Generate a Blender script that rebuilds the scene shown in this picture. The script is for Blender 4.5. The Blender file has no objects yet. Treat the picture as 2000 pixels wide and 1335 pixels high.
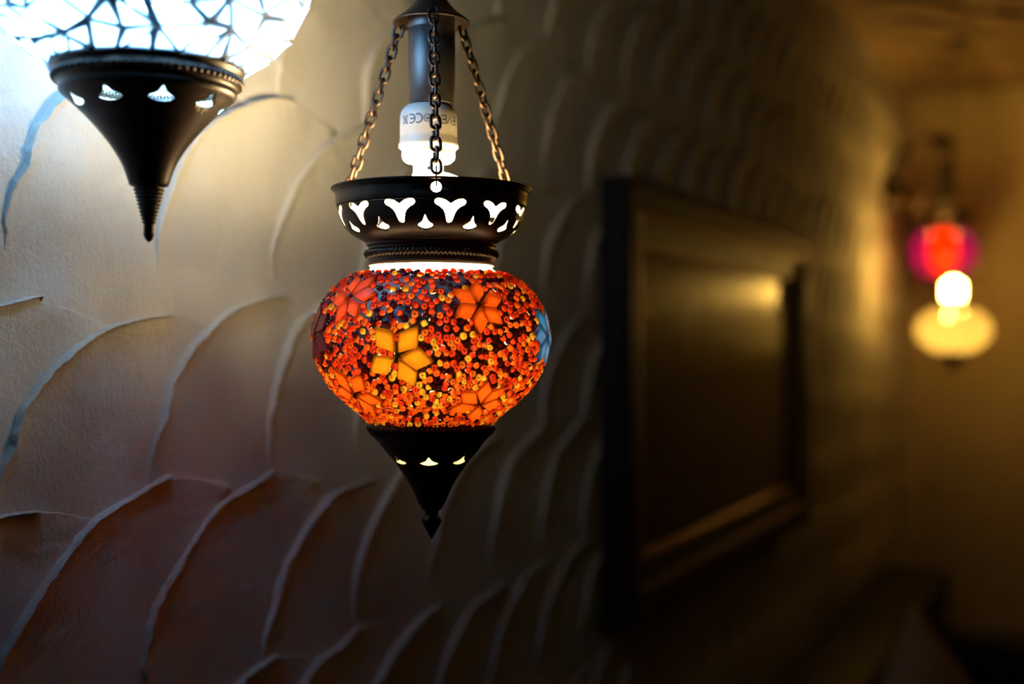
import bpy, bmesh, math, random
import numpy as np
from mathutils import Vector, Matrix, noise
from mathutils.geometry import delaunay_2d_cdt

PI = math.pi
scene = bpy.context.scene
C = scene.collection
random.seed(7)
rng = np.random.default_rng(11)

# ------------------------------------------------------------------ camera, world, exposure
F = 2400.0                 # focal length in pixels of the 2000 px wide frame
CZ = 1.45                  # camera height above the floor
cd = bpy.data.cameras.new('camera')
cam = bpy.data.objects.new('camera', cd); C.objects.link(cam)
cam.location = (0, 0, CZ); cam.rotation_euler = (PI/2, 0, 0)
cd.sensor_width = 36.0; cd.lens = 36.0*F/2000.0
cd.clip_start = 0.02; cd.clip_end = 50
cd.dof.use_dof = True; cd.dof.focus_distance = 0.765; cd.dof.aperture_fstop = 2.7
scene.camera = cam

w = bpy.data.worlds.new('world'); scene.world = w; w.use_nodes = True
w.node_tree.nodes['Background'].inputs[0].default_value = (0.012, 0.011, 0.013, 1)
w.node_tree.nodes['Background'].inputs[1].default_value = 0.12

vs = scene.view_settings
vs.view_transform = 'Standard'; vs.look = 'None'; vs.exposure = 0.2; vs.gamma = 1.0
vs.use_curve_mapping = False
cy = scene.cycles
cy.max_bounces = 4; cy.diffuse_bounces = 2; cy.glossy_bounces = 2; cy.transmission_bounces = 4
cy.transparent_max_bounces = 12
cy.sample_clamp_indirect = 6.0; cy.sample_clamp_direct = 0.0
cy.caustics_reflective = False; cy.caustics_refractive = False

EM_MAIN, COL_MAIN = 142.0, (1.0, 0.79, 0.39)
EM_LEFT, COL_LEFT = 235.0, (0.24, 0.58, 1.0)
EM_RED, COL_WARM = 105.0, (1.0, 0.56, 0.10)
EM_WHITE = 145.0

# ------------------------------------------------------------------ materials
def new_mat(name):
    m = bpy.data.materials.new(name); m.use_nodes = True
    nt = m.node_tree
    for n in list(nt.nodes): nt.nodes.remove(n)
    out = nt.nodes.new('ShaderNodeOutputMaterial')
    return m, nt, out

def noise_tex(nt, scale, detail=4, rough=0.55, coord='Object', stretch=None):
    tc = nt.nodes.new('ShaderNodeTexCoord'); n = nt.nodes.new('ShaderNodeTexNoise')
    n.inputs['Scale'].default_value = scale; n.inputs['Detail'].default_value = detail
    n.inputs['Roughness'].default_value = rough
    if stretch:
        mp = nt.nodes.new('ShaderNodeMapping'); mp.inputs['Scale'].default_value = stretch
        nt.links.new(tc.outputs[coord], mp.inputs[0]); nt.links.new(mp.outputs[0], n.inputs['Vector'])
    else:
        nt.links.new(tc.outputs[coord], n.inputs['Vector'])
    return n

def ramp(nt, src, c0, c1, p0=0.3, p1=0.7):
    r = nt.nodes.new('ShaderNodeValToRGB')
    r.color_ramp.elements[0].position = p0; r.color_ramp.elements[1].position = p1
    r.color_ramp.elements[0].color = (*c0, 1); r.color_ramp.elements[1].color = (*c1, 1)
    nt.links.new(src, r.inputs[0]); return r

def principled(name, c0, c1=None, scale=60, rough=0.5, metal=0.0, bump=0.0, bscale=200, spec=0.5, bdist=0.001, stretch=None, coat=0.0):
    m, nt, out = new_mat(name)
    p = nt.nodes.new('ShaderNodeBsdfPrincipled')
    p.inputs['Roughness'].default_value = rough; p.inputs['Metallic'].default_value = metal
    p.inputs['Specular IOR Level'].default_value = spec
    p.inputs['Coat Weight'].default_value = coat
    if c1:
        n = noise_tex(nt, scale, stretch=stretch); r = ramp(nt, n.outputs['Fac'], c0, c1)
        nt.links.new(r.outputs[0], p.inputs['Base Color'])
    else:
        p.inputs['Base Color'].default_value = (*c0, 1)
    if bump:
        b = nt.nodes.new('ShaderNodeBump'); b.inputs['Strength'].default_value = bump
        b.inputs['Distance'].default_value = bdist
        n2 = noise_tex(nt, bscale, 6, stretch=stretch)
        nt.links.new(n2.outputs['Fac'], b.inputs['Height']); nt.links.new(b.outputs[0], p.inputs['Normal'])
    nt.links.new(p.outputs[0], out.inputs[0])
    return m

def glow(name, col, strength):
    m, nt, out = new_mat(name)
    e = nt.nodes.new('ShaderNodeEmission'); e.inputs[0].default_value = (*col, 1); e.inputs[1].default_value = strength
    nt.links.new(e.outputs[0], out.inputs[0]); return m

def glass_piece(name, trans, diff, fac_trans=0.6, clear=0.0, clear_col=None, rough=0.12, spec=0.5, vary=None, vscale=300):
    """thin coloured glass: light from behind comes through (translucent), surface keeps a gloss; `clear` part lets light straight through"""
    m, nt, out = new_mat(name)
    t = nt.nodes.new('ShaderNodeBsdfTranslucent'); t.inputs[0].default_value = (*trans, 1)
    if vary:
        n = noise_tex(nt, vscale, 3); r = ramp(nt, n.outputs['Fac'], trans, vary, 0.35, 0.65)
        nt.links.new(r.outputs[0], t.inputs[0])
    p = nt.nodes.new('ShaderNodeBsdfPrincipled'); p.inputs['Base Color'].default_value = (*diff, 1)
    p.inputs['Roughness'].default_value = rough; p.inputs['Specular IOR Level'].default_value = spec
    mx = nt.nodes.new('ShaderNodeMixShader'); mx.inputs[0].default_value = fac_trans
    nt.links.new(p.outputs[0], mx.inputs[1]); nt.links.new(t.outputs[0], mx.inputs[2])
    last = mx
    if clear > 0:
        tr = nt.nodes.new('ShaderNodeBsdfTransparent'); tr.inputs[0].default_value = (*(clear_col or (1, 1, 1)), 1)
        m2 = nt.nodes.new('ShaderNodeMixShader'); m2.inputs[0].default_value = clear
        nt.links.new(mx.outputs[0], m2.inputs[1]); nt.links.new(tr.outputs[0], m2.inputs[2]); last = m2
    nt.links.new(last.outputs[0], out.inputs[0]); return m

def plaster(name, c0, c1):
    m, nt, out = new_mat(name)
    p = nt.nodes.new('ShaderNodeBsdfPrincipled'); p.inputs['Roughness'].default_value = 0.75
    p.inputs['Specular IOR Level'].default_value = 0.25
    n = noise_tex(nt, 9, 1, coord='Object'); r = ramp(nt, n.outputs['Fac'], c0, c1)
    nt.links.new(r.outputs[0], p.inputs['Base Color'])
    a = noise_tex(nt, 330, 2, 0.65); s = noise_tex(nt, 40, 3, 0.6, stretch=(1.5, 1.0, 0.8))
    m1 = nt.nodes.new('ShaderNodeMath'); m1.operation = 'MULTIPLY_ADD'; m1.inputs[1].default_value = 0.42
    nt.links.new(a.outputs['Fac'], m1.inputs[0]); nt.links.new(s.outputs['Fac'], m1.inputs[2])
    b = nt.nodes.new('ShaderNodeBump'); b.inputs['Strength'].default_value = 0.7; b.inputs['Distance'].default_value = 0.0026
    nt.links.new(m1.outputs[0], b.inputs['Height']); nt.links.new(b.outputs[0], p.inputs['Normal'])
    nt.links.new(p.outputs[0], out.inputs[0]); return m

M = {}
M['plaster'] = plaster('plaster', (0.50, 0.465, 0.425), (0.57, 0.54, 0.50))
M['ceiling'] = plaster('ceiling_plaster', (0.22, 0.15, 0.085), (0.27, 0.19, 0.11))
M['wall_paint'] = principled('wall_paint', (0.60, 0.49, 0.27), (0.66, 0.54, 0.30), 6, 0.7, bump=0.3, bscale=40, bdist=0.004)
M['floor'] = principled('floor_boards', (0.10, 0.06, 0.035), (0.16, 0.09, 0.05), 5, 0.4, stretch=(1, 12, 1))
M['bronze'] = principled('dark_bronze', (0.030, 0.020, 0.016), (0.055, 0.034, 0.025), 90, 0.36, 0.75, bump=0.15, bscale=500, bdist=0.0003)
M['brass'] = principled('bare_brass_inside', (0.62, 0.50, 0.33), (0.70, 0.58, 0.40), 60, 0.5, 0.1)
M['copper'] = principled('aged_copper_chain', (0.030, 0.018, 0.014), (0.062, 0.035, 0.023), 200, 0.40, 0.8)
M['socket'] = principled('black_plastic', (0.012, 0.012, 0.014), (0.02, 0.02, 0.022), 40, 0.33)
M['bulb_base'] = principled('white_plastic', (0.78, 0.77, 0.74), (0.82, 0.81, 0.78), 20, 0.4)
M['print'] = principled('dark_print', (0.02, 0.025, 0.05), (0.03, 0.035, 0.06), 50, 0.6)
M['tube_main'] = glow('lit_tube_warm', COL_MAIN, EM_MAIN)
M['tube_left'] = glow('lit_tube_cool', COL_LEFT, EM_LEFT)
M['tube_red'] = glow('lit_bulb_amber', COL_WARM, EM_RED)
M['tube_white'] = glow('lit_bulb_amber_bare', COL_WARM, EM_WHITE)
M['milk'] = glass_piece('milk_glass', (0.75, 0.73, 0.70), (0.6, 0.6, 0.58), 0.6, 0.30, (0.9, 0.9, 0.88))
M['grout'] = principled('grey_grout', (0.13, 0.12, 0.125), (0.22, 0.20, 0.21), 400, 0.45, bump=0.4, bscale=900, bdist=0.0004, spec=0.6)
M['b_red'] = glass_piece('bead_red', (0.62, 0.040, 0.008), (0.30, 0.015, 0.02), 0.72, 0.22, (0.75, 0.06, 0.02), spec=0.7)
M['b_orange'] = glass_piece('bead_orange', (0.85, 0.125, 0.010), (0.40, 0.07, 0.02), 0.72, 0.22, (0.85, 0.20, 0.02), spec=0.7)
M['b_yellow'] = glass_piece('bead_yellow', (0.90, 0.42, 0.030), (0.5, 0.26, 0.03), 0.72, 0.20, (0.9, 0.50, 0.05), spec=0.7)
M['b_maroon'] = glass_piece('bead_maroon', (0.05, 0.004, 0.004), (0.10, 0.006, 0.03), 0.6, spec=0.9)
M['p_yellow'] = glass_piece('petal_amber', (0.42, 0.155, 0.006), (0.5, 0.22, 0.02), 0.8, vary=(0.36, 0.115, 0.004), vscale=140)
M['p_orange'] = glass_piece('petal_orange', (0.46, 0.062, 0.004), (0.5, 0.10, 0.02), 0.8, vary=(0.42, 0.048, 0.003), vscale=140)
M['p_red'] = glass_piece('petal_red', (0.40, 0.036, 0.006), (0.5, 0.05, 0.03), 0.8, vary=(0.36, 0.030, 0.005), vscale=140)
M['p_dark'] = glass_piece('petal_dark_red', (0.03, 0.003, 0.003), (0.25, 0.03, 0.05), 0.6, rough=0.06, spec=1.0)
M['p_painted_reflection'] = glass_piece('petal_painted_reflection', (0.010, 0.105, 0.36), (0.10, 0.33, 0.55), 0.6, vary=(0.06, 0.11, 0.36), vscale=90)  # bluish reflection on the edge petals, put into the glass colour
M['tile_white'] = glass_piece('white_mosaic_tile', (0.80, 0.84, 0.86), (0.75, 0.78, 0.8), 0.72, 0.16, (0.9, 0.95, 1), rough=0.15)
M['grout_blue'] = principled('dark_grout', (0.20, 0.23, 0.28), (0.27, 0.30, 0.34), 300, 0.6)
M['s_orange'] = glass_piece('panel_orange', (0.50, 0.075, 0.004), (0.4, 0.06, 0.02), 0.85)
M['s_magenta'] = glass_piece('panel_magenta', (0.34, 0.003, 0.34), (0.3, 0.01, 0.09), 0.85, vary=(0.09, 0.002, 0.20), vscale=40)
M['s_cream'] = glass_piece('panel_cream', (0.62, 0.60, 0.52), (0.7, 0.65, 0.5), 0.65, 0.06)
M['frame'] = principled('black_lacquer_frame', (0.006, 0.005, 0.006), (0.012, 0.009, 0.008), 30, 0.5, spec=0.15)
M['gold'] = principled('dull_gold', (0.26, 0.11, 0.026), (0.18, 0.075, 0.018), 60, 0.42, 0.8)
M['leather'] = principled('black_leather', (0.006, 0.005, 0.005), (0.010, 0.008, 0.008), 40, 0.6, bump=0.3, bscale=200, spec=0.3)
M['velvet'] = principled('brown_velvet', (0.60, 0.37, 0.23), (0.68, 0.43, 0.27), 30, 0.85, bump=0.3, bscale=300)
M['wood'] = principled('dark_wood', (0.03, 0.018, 0.010), (0.05, 0.03, 0.016), 20, 0.5, stretch=(1, 1, 8))
M['cord'] = principled('black_cord', (0.01, 0.01, 0.01), (0.015, 0.015, 0.015), 90, 0.6)

def painting_mat():
    m, nt, out = new_mat('oil_painting')
    p = nt.nodes.new('ShaderNodeBsdfPrincipled'); p.inputs['Roughness'].default_value = 0.22
    p.inputs['Specular IOR Level'].default_value = 0.12
    tc = nt.nodes.new('ShaderNodeTexCoord'); sx = nt.nodes.new('ShaderNodeSeparateXYZ')
    nt.links.new(tc.outputs['Generated'], sx.inputs[0])
    n = noise_tex(nt, 3.5, 5, coord='Generated')
    add = nt.nodes.new('ShaderNodeMath'); add.operation = 'MULTIPLY_ADD'; add.inputs[1].default_value = 0.22
    nt.links.new(n.outputs['Fac'], add.inputs[0]); nt.links.new(sx.outputs['Z'], add.inputs[2])
    r = nt.nodes.new('ShaderNodeValToRGB'); e = r.color_ramp.elements
    e[0].position = 0.05; e[0].color = (0.050, 0.008, 0.005, 1)
    e[1].position = 1.1 if False else 1.0; e[1].color = (0.05, 0.02, 0.012, 1)
    for pos, col in ((0.35, (0.09, 0.014, 0.008)), (0.55, (0.07, 0.022, 0.012)), (0.66, (0.03, 0.02, 0.01)), (0.75, (0.16, 0.10, 0.05)), (0.9, (0.20, 0.12, 0.06))):
        k = e.new(pos); k.color = (*col, 1)
    nt.links.new(add.outputs[0], r.inputs[0])
    n2 = noise_tex(nt, 2.2, 2, coord='Generated')
    dk = ramp(nt, n2.outputs['Fac'], (0.25, 0.25, 0.25), (1, 1, 1), 0.42, 0.52)
    mul = nt.nodes.new('ShaderNodeMix'); mul.data_type = 'RGBA'; mul.blend_type = 'MULTIPLY'; mul.inputs[0].default_value = 1.0
    nt.links.new(r.outputs[0], mul.inputs[6]); nt.links.new(dk.outputs[0], mul.inputs[7])
    nt.links.new(mul.outputs[2], p.inputs['Base Color'])
    b = nt.nodes.new('ShaderNodeBump'); b.inputs['Strength'].default_value = 0.15; b.inputs['Distance'].default_value = 0.001
    n3 = noise_tex(nt, 60, 4, coord='Object'); nt.links.new(n3.outputs['Fac'], b.inputs['Height']); nt.links.new(b.outputs[0], p.inputs['Normal'])
    nt.links.new(p.outputs[0], out.inputs[0]); return m
M['painting'] = painting_mat()

# ------------------------------------------------------------------ object helpers
def link_mesh(name, me, parent=None, loc=None):
    o = bpy.data.objects.new(name, me); C.objects.link(o)
    if parent: o.parent = parent
    if loc is not None: o.location = loc
    return o

def mesh_from(name, verts, faces, mats, fm=None, smooth=True):
    me = bpy.data.meshes.new(name); me.from_pydata([tuple(v) for v in verts], [], [tuple(f) for f in faces])
    for m in (mats if isinstance(mats, (list, tuple)) else [mats]): me.materials.append(m)
    if fm is not None: me.polygons.foreach_set('material_index', list(fm))
    if smooth: me.polygons.foreach_set('use_smooth', [True]*len(me.polygons))
    me.update(); return me

def part(name, verts, faces, mats, parent, fm=None, smooth=True, kind=None, label=None):
    o = link_mesh(name, mesh_from(name, verts, faces, mats, fm, smooth), parent)
    if kind: o['kind'] = kind
    if label: o['label'] = label
    return o

def tag(o, label, cat=None, group=None, kind=None):
    o['label'] = label
    if cat: o['category'] = cat
    if group: o['group'] = group
    if kind: o['kind'] = kind
    return o

def empty(name, loc, rotz=0.0):
    o = bpy.data.objects.new(name, None); C.objects.link(o)
    o.empty_display_size = 0.05; o.location = loc; o.rotation_euler = (0, 0, rotz); return o

class MB:
    def __init__(s): s.v = []; s.f = []; s.m = []
    def add(s, v, f, mi=0):
        n = len(s.v); s.v += [tuple(x) for x in v]; s.f += [tuple(i+n for i in q) for q in f]; s.m += [mi]*len(f)

def lathe(profile, n=64, closed=False):
    """profile [(r,z)] listed top to bottom gives outward normals"""
    v = []; f = []; k = len(profile)
    for i in range(n):
        a = 2*PI*i/n
        for r, z in profile: v.append((r*math.sin(a), -r*math.cos(a), z))
    for i in range(n):
        j = (i+1) % n
        for q in range(k-1): f.append((i*k+q, i*k+q+1, j*k+q+1, j*k+q))
    return v, f

def smooth_profile(pts, sub=4):
    """Catmull-Rom through (r,z)"""
    out = []
    for i in range(len(pts)-1):
        p0 = pts[max(i-1, 0)]; p1 = pts[i]; p2 = pts[i+1]; p3 = pts[min(i+2, len(pts)-1)]
        for k in range(sub):
            t = k/sub
            out.append(tuple(0.5*((2*p1[c]) + (-p0[c]+p2[c])*t + (2*p0[c]-5*p1[c]+4*p2[c]-p3[c])*t*t + (-p0[c]+3*p1[c]-3*p2[c]+p3[c])*t**3) for c in (0, 1)))
    out.append(pts[-1]); return [(max(r, 0.0), z) for r, z in out]

def tube(path, rad, n=8, closed=False, cap=True):
    P = [Vector(p) for p in path]; k = len(P); v = []; f = []
    t = (P[1]-P[0]).normalized(); up = Vector((0, 0, 1)) if abs(t.z) < 0.9 else Vector((1, 0, 0))
    nrm = (up - t*up.dot(t)).normalized()
    for i in range(k):
        if closed: t = (P[(i+1) % k]-P[i-1]).normalized()
        else: t = (P[min(i+1, k-1)]-P[max(i-1, 0)]).normalized()
        nrm = (nrm - t*nrm.dot(t)).normalized(); b = t.cross(nrm)
        r = rad[i] if isinstance(rad, (list, tuple)) else rad
        for q in range(n):
            a = 2*PI*q/n; v.append(P[i] + nrm*(r*math.cos(a)) + b*(r*math.sin(a)))
    for i in range(k if closed else k-1):
        j = (i+1) % k
        for q in range(n): f.append((i*n+q, i*n+(q+1) % n, j*n+(q+1) % n, j*n+q))
    if cap and not closed:
        f.append(tuple(range(n))[::-1]); f.append(tuple((k-1)*n+q for q in range(n)))
    return v, f

def rope_ring(R, z, r, ribs, depth=0.25, n=None, m=8, slant=0.5):
    n = n or ribs*6; v = []; f = []
    for i in range(n):
        a = 2*PI*i/n
        for q in range(m):
            b = 2*PI*q/m
            rr = r*(1 - depth*(0.5-0.5*math.cos(ribs*a + slant*b)))
            x = R + rr*math.cos(b); v.append((x*math.sin(a), -x*math.cos(a), z + rr*math.sin(b)))
    for i in range(n):
        j = (i+1) % n
        for q in range(m): f.append((i*m+q, j*m+q, j*m+(q+1) % m, i*m+(q+1) % m))
    return v, f

def box(x0, x1, y0, y1, z0, z1):
    v = [(x, y, z) for x in (x0, x1) for y in (y0, y1) for z in (z0, z1)]
    return v, [(0, 1, 3, 2), (4, 6, 7, 5), (0, 4, 5, 1), (2, 3, 7, 6), (0, 2, 6, 4), (1, 5, 7, 3)]

def soft_box(name, dims, mat, parent, bevel=0.02, seg=4, label=None):
    v, f = box(*dims); o = part(name, v, f, mat, parent, smooth=True, label=label)
    b = o.modifiers.new('bevel', 'BEVEL'); b.width = bevel; b.segments = seg
    return o

def in_poly(x, y, P):
    c = False; j = len(P)-1
    for i in range(len(P)):
        if (P[i][1] > y) != (P[j][1] > y) and x < (P[j][0]-P[i][0])*(y-P[i][1])/(P[j][1]-P[i][1])+P[i][0]: c = not c
        j = i
    return c

def pierced(profile, nseg, a0, holes, na=16):
    """surface of revolution with cut-outs. profile [(r,z)] top to bottom; holes: polygons (angle_deg, z) inside one segment that starts at a0 degrees"""
    zs = [p[1] for p in profile]; rs = [p[0] for p in profile]
    order = sorted(range(len(zs)), key=lambda i: zs[i]); zs = [zs[i] for i in order]; rs = [rs[i] for i in order]
    span = 360.0/nseg; SZ = 1.0/max(1e-6, (zs[-1]-zs[0]))*span*0.6
    pts = []; edges = []
    nz = len(zs)
    for i in range(na+1):
        for z in zs: pts.append(Vector((a0+span*i/na, z*SZ)))
    for h in holes:
        b = len(pts)
        for a, z in h: pts.append(Vector((a, z*SZ)))
        edges += [(b+i, b+(i+1) % len(h)) for i in range(len(h))]
    v2, e2, f2, *_ = delaunay_2d_cdt(pts, edges, [], 0, 1e-5)
    keep = []
    for f in f2:
        cx = sum(v2[i].x for i in f)/3; cz = sum(v2[i].y for i in f)/3/SZ
        if not any(in_poly(cx, cz, h) for h in holes): keep.append(f)
    V = []; Fc = []
    for s in range(nseg):
        b = len(V)
        for p in v2:
            a = math.radians(p.x + s*span); z = p.y/SZ; r = float(np.interp(z, zs, rs))
            V.append((r*math.sin(a), -r*math.cos(a), z))
        Fc += [tuple(i+b for i in f) for f in keep]
    return V, Fc

def orient(verts, faces, outward=True):
    """turn faces so that normals leave the z axis"""
    out = []
    for f in faces:
        a, b, c = (Vector(verts[i]) for i in f[:3]); n = (b-a).cross(c-a); m = (a+b+c)/3
        d = n.x*m.x+n.y*m.y
        out.append(f if (d > 0) == outward else tuple(reversed(f)))
    return out

def shell(o, t, inner=True):
    md = o.modifiers.new('wall', 'SOLIDIFY'); md.thickness = t; md.offset = -1
    if inner: md.material_offset = 1; md.material_offset_rim = 0

def weld(o, d=1e-5):
    bm = bmesh.new(); bm.from_mesh(o.data); bmesh.ops.remove_doubles(bm, verts=bm.verts, dist=d); bm.to_mesh(o.data); bm.free()

# ------------------------------------------------------------------ the room
TH = math.atan(1150.0/F); ST, CT = math.sin(TH), math.cos(TH)
X0 = -1600.0/F
WD = Vector((ST, CT, 0)); WN = Vector((CT, -ST, 0))         # along the left wall, out of it into the room
W0 = Vector((X0, 0, 0))
WROT = math.atan2(CT, ST)                                   # local x = along wall, local y = into the wall, z = up
CEIL = CZ + 0.846
S_CORNER = 4.21/CT
def wpt(s, e, z): return W0 + WD*s + WN*e + Vector((0, 0, z))

def wall_frame_obj(name, dims, mat, label):
    v, f = box(*dims); o = part(name, v, f, mat, None, smooth=False)
    o.location = W0; o.rotation_euler = (0, 0, WROT); tag(o, label, kind='structure'); return o

ROOM_W = 3.2; S_MIN = -1.6
wall_left = wall_frame_obj('wall_left', (S_MIN, S_CORNER+0.1, 0.0, 0.12, 0, CEIL), M['plaster'], 'left wall of pale plaster worked into overlapping scallops')
wall_back = wall_frame_obj('wall_back', (S_CORNER, S_CORNER+0.12, -ROOM_W, 0.0, 0, CEIL), M['wall_paint'], 'smooth end wall lit amber by the sconce')
wall_right = wall_frame_obj('wall_right', (S_MIN, S_CORNER+0.1, -ROOM_W-0.12, -ROOM_W, 0, CEIL), M['wall_paint'], 'plain painted right wall of the room')
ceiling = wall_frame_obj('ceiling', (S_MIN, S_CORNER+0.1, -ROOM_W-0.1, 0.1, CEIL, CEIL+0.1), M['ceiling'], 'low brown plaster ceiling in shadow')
floor = wall_frame_obj('floor', (S_MIN, S_CORNER+0.1, -ROOM_W-0.1, 0.1, -0.1, 0.0), M['floor'], 'dark floor below the picture')

# plaster scales: each trowelled scallop is one piece
SC = 1.081
PX, PZ, SHX = 0.123*SC, 0.138*SC, 0.0055*SC
LEG = [(0, 0), (-0.003, 0.032), (0.003, 0.055), (0.0146, 0.075), (0.040, 0.099), (0.0725, 0.120), (0.107, 0.131), (0.1385, 0.1355)]
ARC = [(0.1385, 0.1355), (0.170, 0.131), (0.2, 0.1195)]
def resample(pts, n):
    P = np.array(pts); d = np.r_[0, np.cumsum(np.linalg.norm(np.diff(P, axis=0), axis=1))]
    t = np.linspace(0, d[-1], n); return np.c_[np.interp(t, d, P[:, 0]), np.interp(t, d, P[:, 1])]
def scale_mesh(seed):
    r = random.Random(seed); NV, NW = 64, 16; T = 0.0034*r.uniform(0.7, 1.3); LIP = 0.0028*r.uniform(0.8, 1.25)
    jig = lambda p, a: [(x + r.uniform(-a, a), y + r.uniform(-a, a)) for x, y in p]
    L = resample(smooth_profile2(jig(LEG, 0.0028)), NV+1)
    right = [(0.123, -0.004)] + [(x+0.123, y) for x, y in LEG[1:6]]
    R1 = resample(smooth_profile2(right + [ARC[1], ARC[0]]), NV+1); R1[-1] = L[-1]
    R1[:, 0] += 0.014*np.clip(1-np.linspace(0, 1, NV+1)*1.25, 0, 1)**0.5
    V = []; Fc = []
    for i in range(NV+1):
        v = i/NV
        for j in range(NW+1):
            ww = (j/NW)**1.9
            x = L[i, 0]*(1-ww)+R1[i, 0]*ww; y = L[i, 1]*(1-ww)+R1[i, 1]*ww
            bot = (1-v)**5
            y -= bot*(0.020 + 0.012*math.sin(ww*PI))
            edge = math.exp(-(ww/0.040)**2)
            nx = (noise.noise(Vector((x*170+seed*7, y*170, 3.1)))*0.0018 + noise.noise(Vector((x*420+seed*7, y*420, 5.1)))*0.0010)*(0.15+edge)
            nz = noise.noise(Vector((x*100+seed*5, y*100, 9.7)))*0.0011 + noise.noise(Vector((x*22+seed*3, y*22, 1.7)))*0.0022
            h = 0.0012 + T*(0.40+0.60*min(1, v*2.2))*((1-ww)**1.3) + LIP*edge*min(1, v*4)*(1-0.55*max(0, v-0.75)/0.25)*(1+0.7*noise.noise(Vector((x*300, y*300, seed*1.3)))) + nz*(0.3+0.7*min(1, v*3))
            h -= 0.0022*math.sin(PI*ww)*math.sin(PI*v) + 0.0060*(1-v)**9
            V.append(((x+nx)*SC, -h*SC, y*SC))
    W = NW+1
    for i in range(NV):
        for j in range(NW): Fc.append((i*W+j, i*W+j+1, (i+1)*W+j+1, (i+1)*W+j))
    # raised edge running round the left leg and over the top
    border = [i*W for i in range(NV+1)]; rim = []
    tops = [i*W+NW for i in range(NV, NV-21, -1)]
    chain = border + tops[1:]
    b0 = len(V)
    for k, idx in enumerate(chain):
        x, y, z = V[idx]; V.append((x-0.0012*(1 if k <= NV else 0), 0.001, z+0.0006))
    for k in range(len(chain)-1): Fc.append((chain[k], chain[k+1], b0+k+1, b0+k))
    return V, Fc
def smooth_profile2(pts, sub=5):
    out = []
    for i in range(len(pts)-1):
        p0 = pts[max(i-1, 0)]; p1 = pts[i]; p2 = pts[i+1]; p3 = pts[min(i+2, len(pts)-1)]
        for k in range(sub):
            t = k/sub
            out.append(tuple(0.5*((2*p1[c]) + (-p0[c]+p2[c])*t + (2*p0[c]-5*p1[c]+4*p2[c]-p3[c])*t*t + (-p0[c]+3*p1[c]-3*p2[c]+p3[c])*t**3) for c in (0, 1)))
    out.append(pts[-1]); return out
SV = [scale_mesh(i) for i in range(12)]
SM = []
for i, (v, f) in enumerate(SV): SM.append(mesh_from('plaster_scale', v, f, M['plaster']))
cells = []
S_ORG, H_ORG = 0.887*SC, -0.097*SC
for row in range(-12, 12):
    for col in range(-6, 36):
        s = S_ORG + col*PX - SHX*(-row)*0.9 + random.uniform(-0.003, 0.003)
        h = H_ORG + row*PZ + 0.010*math.sin(col*0.9+row*2.1) + random.uniform(-0.004, 0.004)
        if s > S_CORNER-0.06 or CZ+h > CEIL-0.06: continue
        c = wpt(s+0.09*SC, 0, CZ+h+0.06*SC)
        if c.y < 0.3: continue
        u, vv = c.x/c.y*F, h/c.y*F
        wpx = PX*CT*1600/c.y**2 if c.y > 0 else 0
        mx = 1000+wpx*2.6+60; my = 667+PZ*F/c.y*1.8
        if abs(u) < mx and abs((c.z-CZ)/c.y*F) < my:
            cells.append((wpx*PZ*F/c.y, s, h, random.randrange(12), random.uniform(-0.05, 0.05), random.uniform(0.97, 1.05)))
cells.sort(reverse=True)
rest = MB()
for k, (_, s, h, vi, rot, sc) in enumerate(cells):
    if k < 300:
        o = link_mesh('plaster_scale', SM[vi], wall_left); o.location = (s, 0, CZ+h); o.rotation_euler = (0, rot, 0); o.scale = (sc, 1, sc)
    else:
        mtx = Matrix.Translation((s, 0, CZ+h)) @ Matrix.Rotation(rot, 4, 'Y') @ Matrix.Diagonal((sc, 1, sc, 1))
        rest.add([mtx @ Vector(p) for p in SV[vi][0]], SV[vi][1])
if rest.v: part('plaster_scale_field', rest.v, rest.f, M['plaster'], wall_left, kind='stuff')
# the same scallops, larger, on the ceiling near the end wall
SMC = [mesh_from('plaster_scale', v, f, M['ceiling']) for v, f in SV[:6]]
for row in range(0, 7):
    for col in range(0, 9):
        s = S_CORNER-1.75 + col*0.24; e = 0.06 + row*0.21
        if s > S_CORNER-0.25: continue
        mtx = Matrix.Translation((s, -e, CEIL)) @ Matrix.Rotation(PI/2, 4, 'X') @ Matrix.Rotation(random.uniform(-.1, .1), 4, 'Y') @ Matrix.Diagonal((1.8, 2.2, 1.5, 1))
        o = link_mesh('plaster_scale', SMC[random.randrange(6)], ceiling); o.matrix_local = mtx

# ------------------------------------------------------------------ shared lantern pieces
def link_piece(L=0.0125, Wd=0.0084, r=0.00118):
    path = []; a = (L-Wd)/2; R = Wd/2-r
    for i in range(8): t = PI*i/7; path.append((R*math.cos(t), 0, a+R*math.sin(t)))
    for i in range(8): t = PI+PI*i/7; path.append((R*math.cos(t), 0, -a+R*math.sin(t)))
    v, f = tube(path, r, 6, closed=True); return mesh_from('chain_link', v, f, M['copper'])

def chain(parent, p0, p1, me, pitch, twist=0.0, sag=0.0):
    p0 = Vector(p0); p1 = Vector(p1); d = p1-p0; n = max(2, round(d.length/pitch)); t = d.normalized()
    q = Vector((0, 0, -1)).rotation_difference(t).to_matrix().to_4x4()
    for i in range(n):
        c = p0 + d*((i+0.5)/n)
        o = link_mesh('chain_link', me, parent)
        o.matrix_local = Matrix.Translation(c) @ q @ Matrix.Rotation(twist + (PI/2 if i % 2 else 0) + random.uniform(-.15, .15), 4, 'Z') @ Matrix.Rotation(random.uniform(-.04, .04), 4, 'Y')

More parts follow.
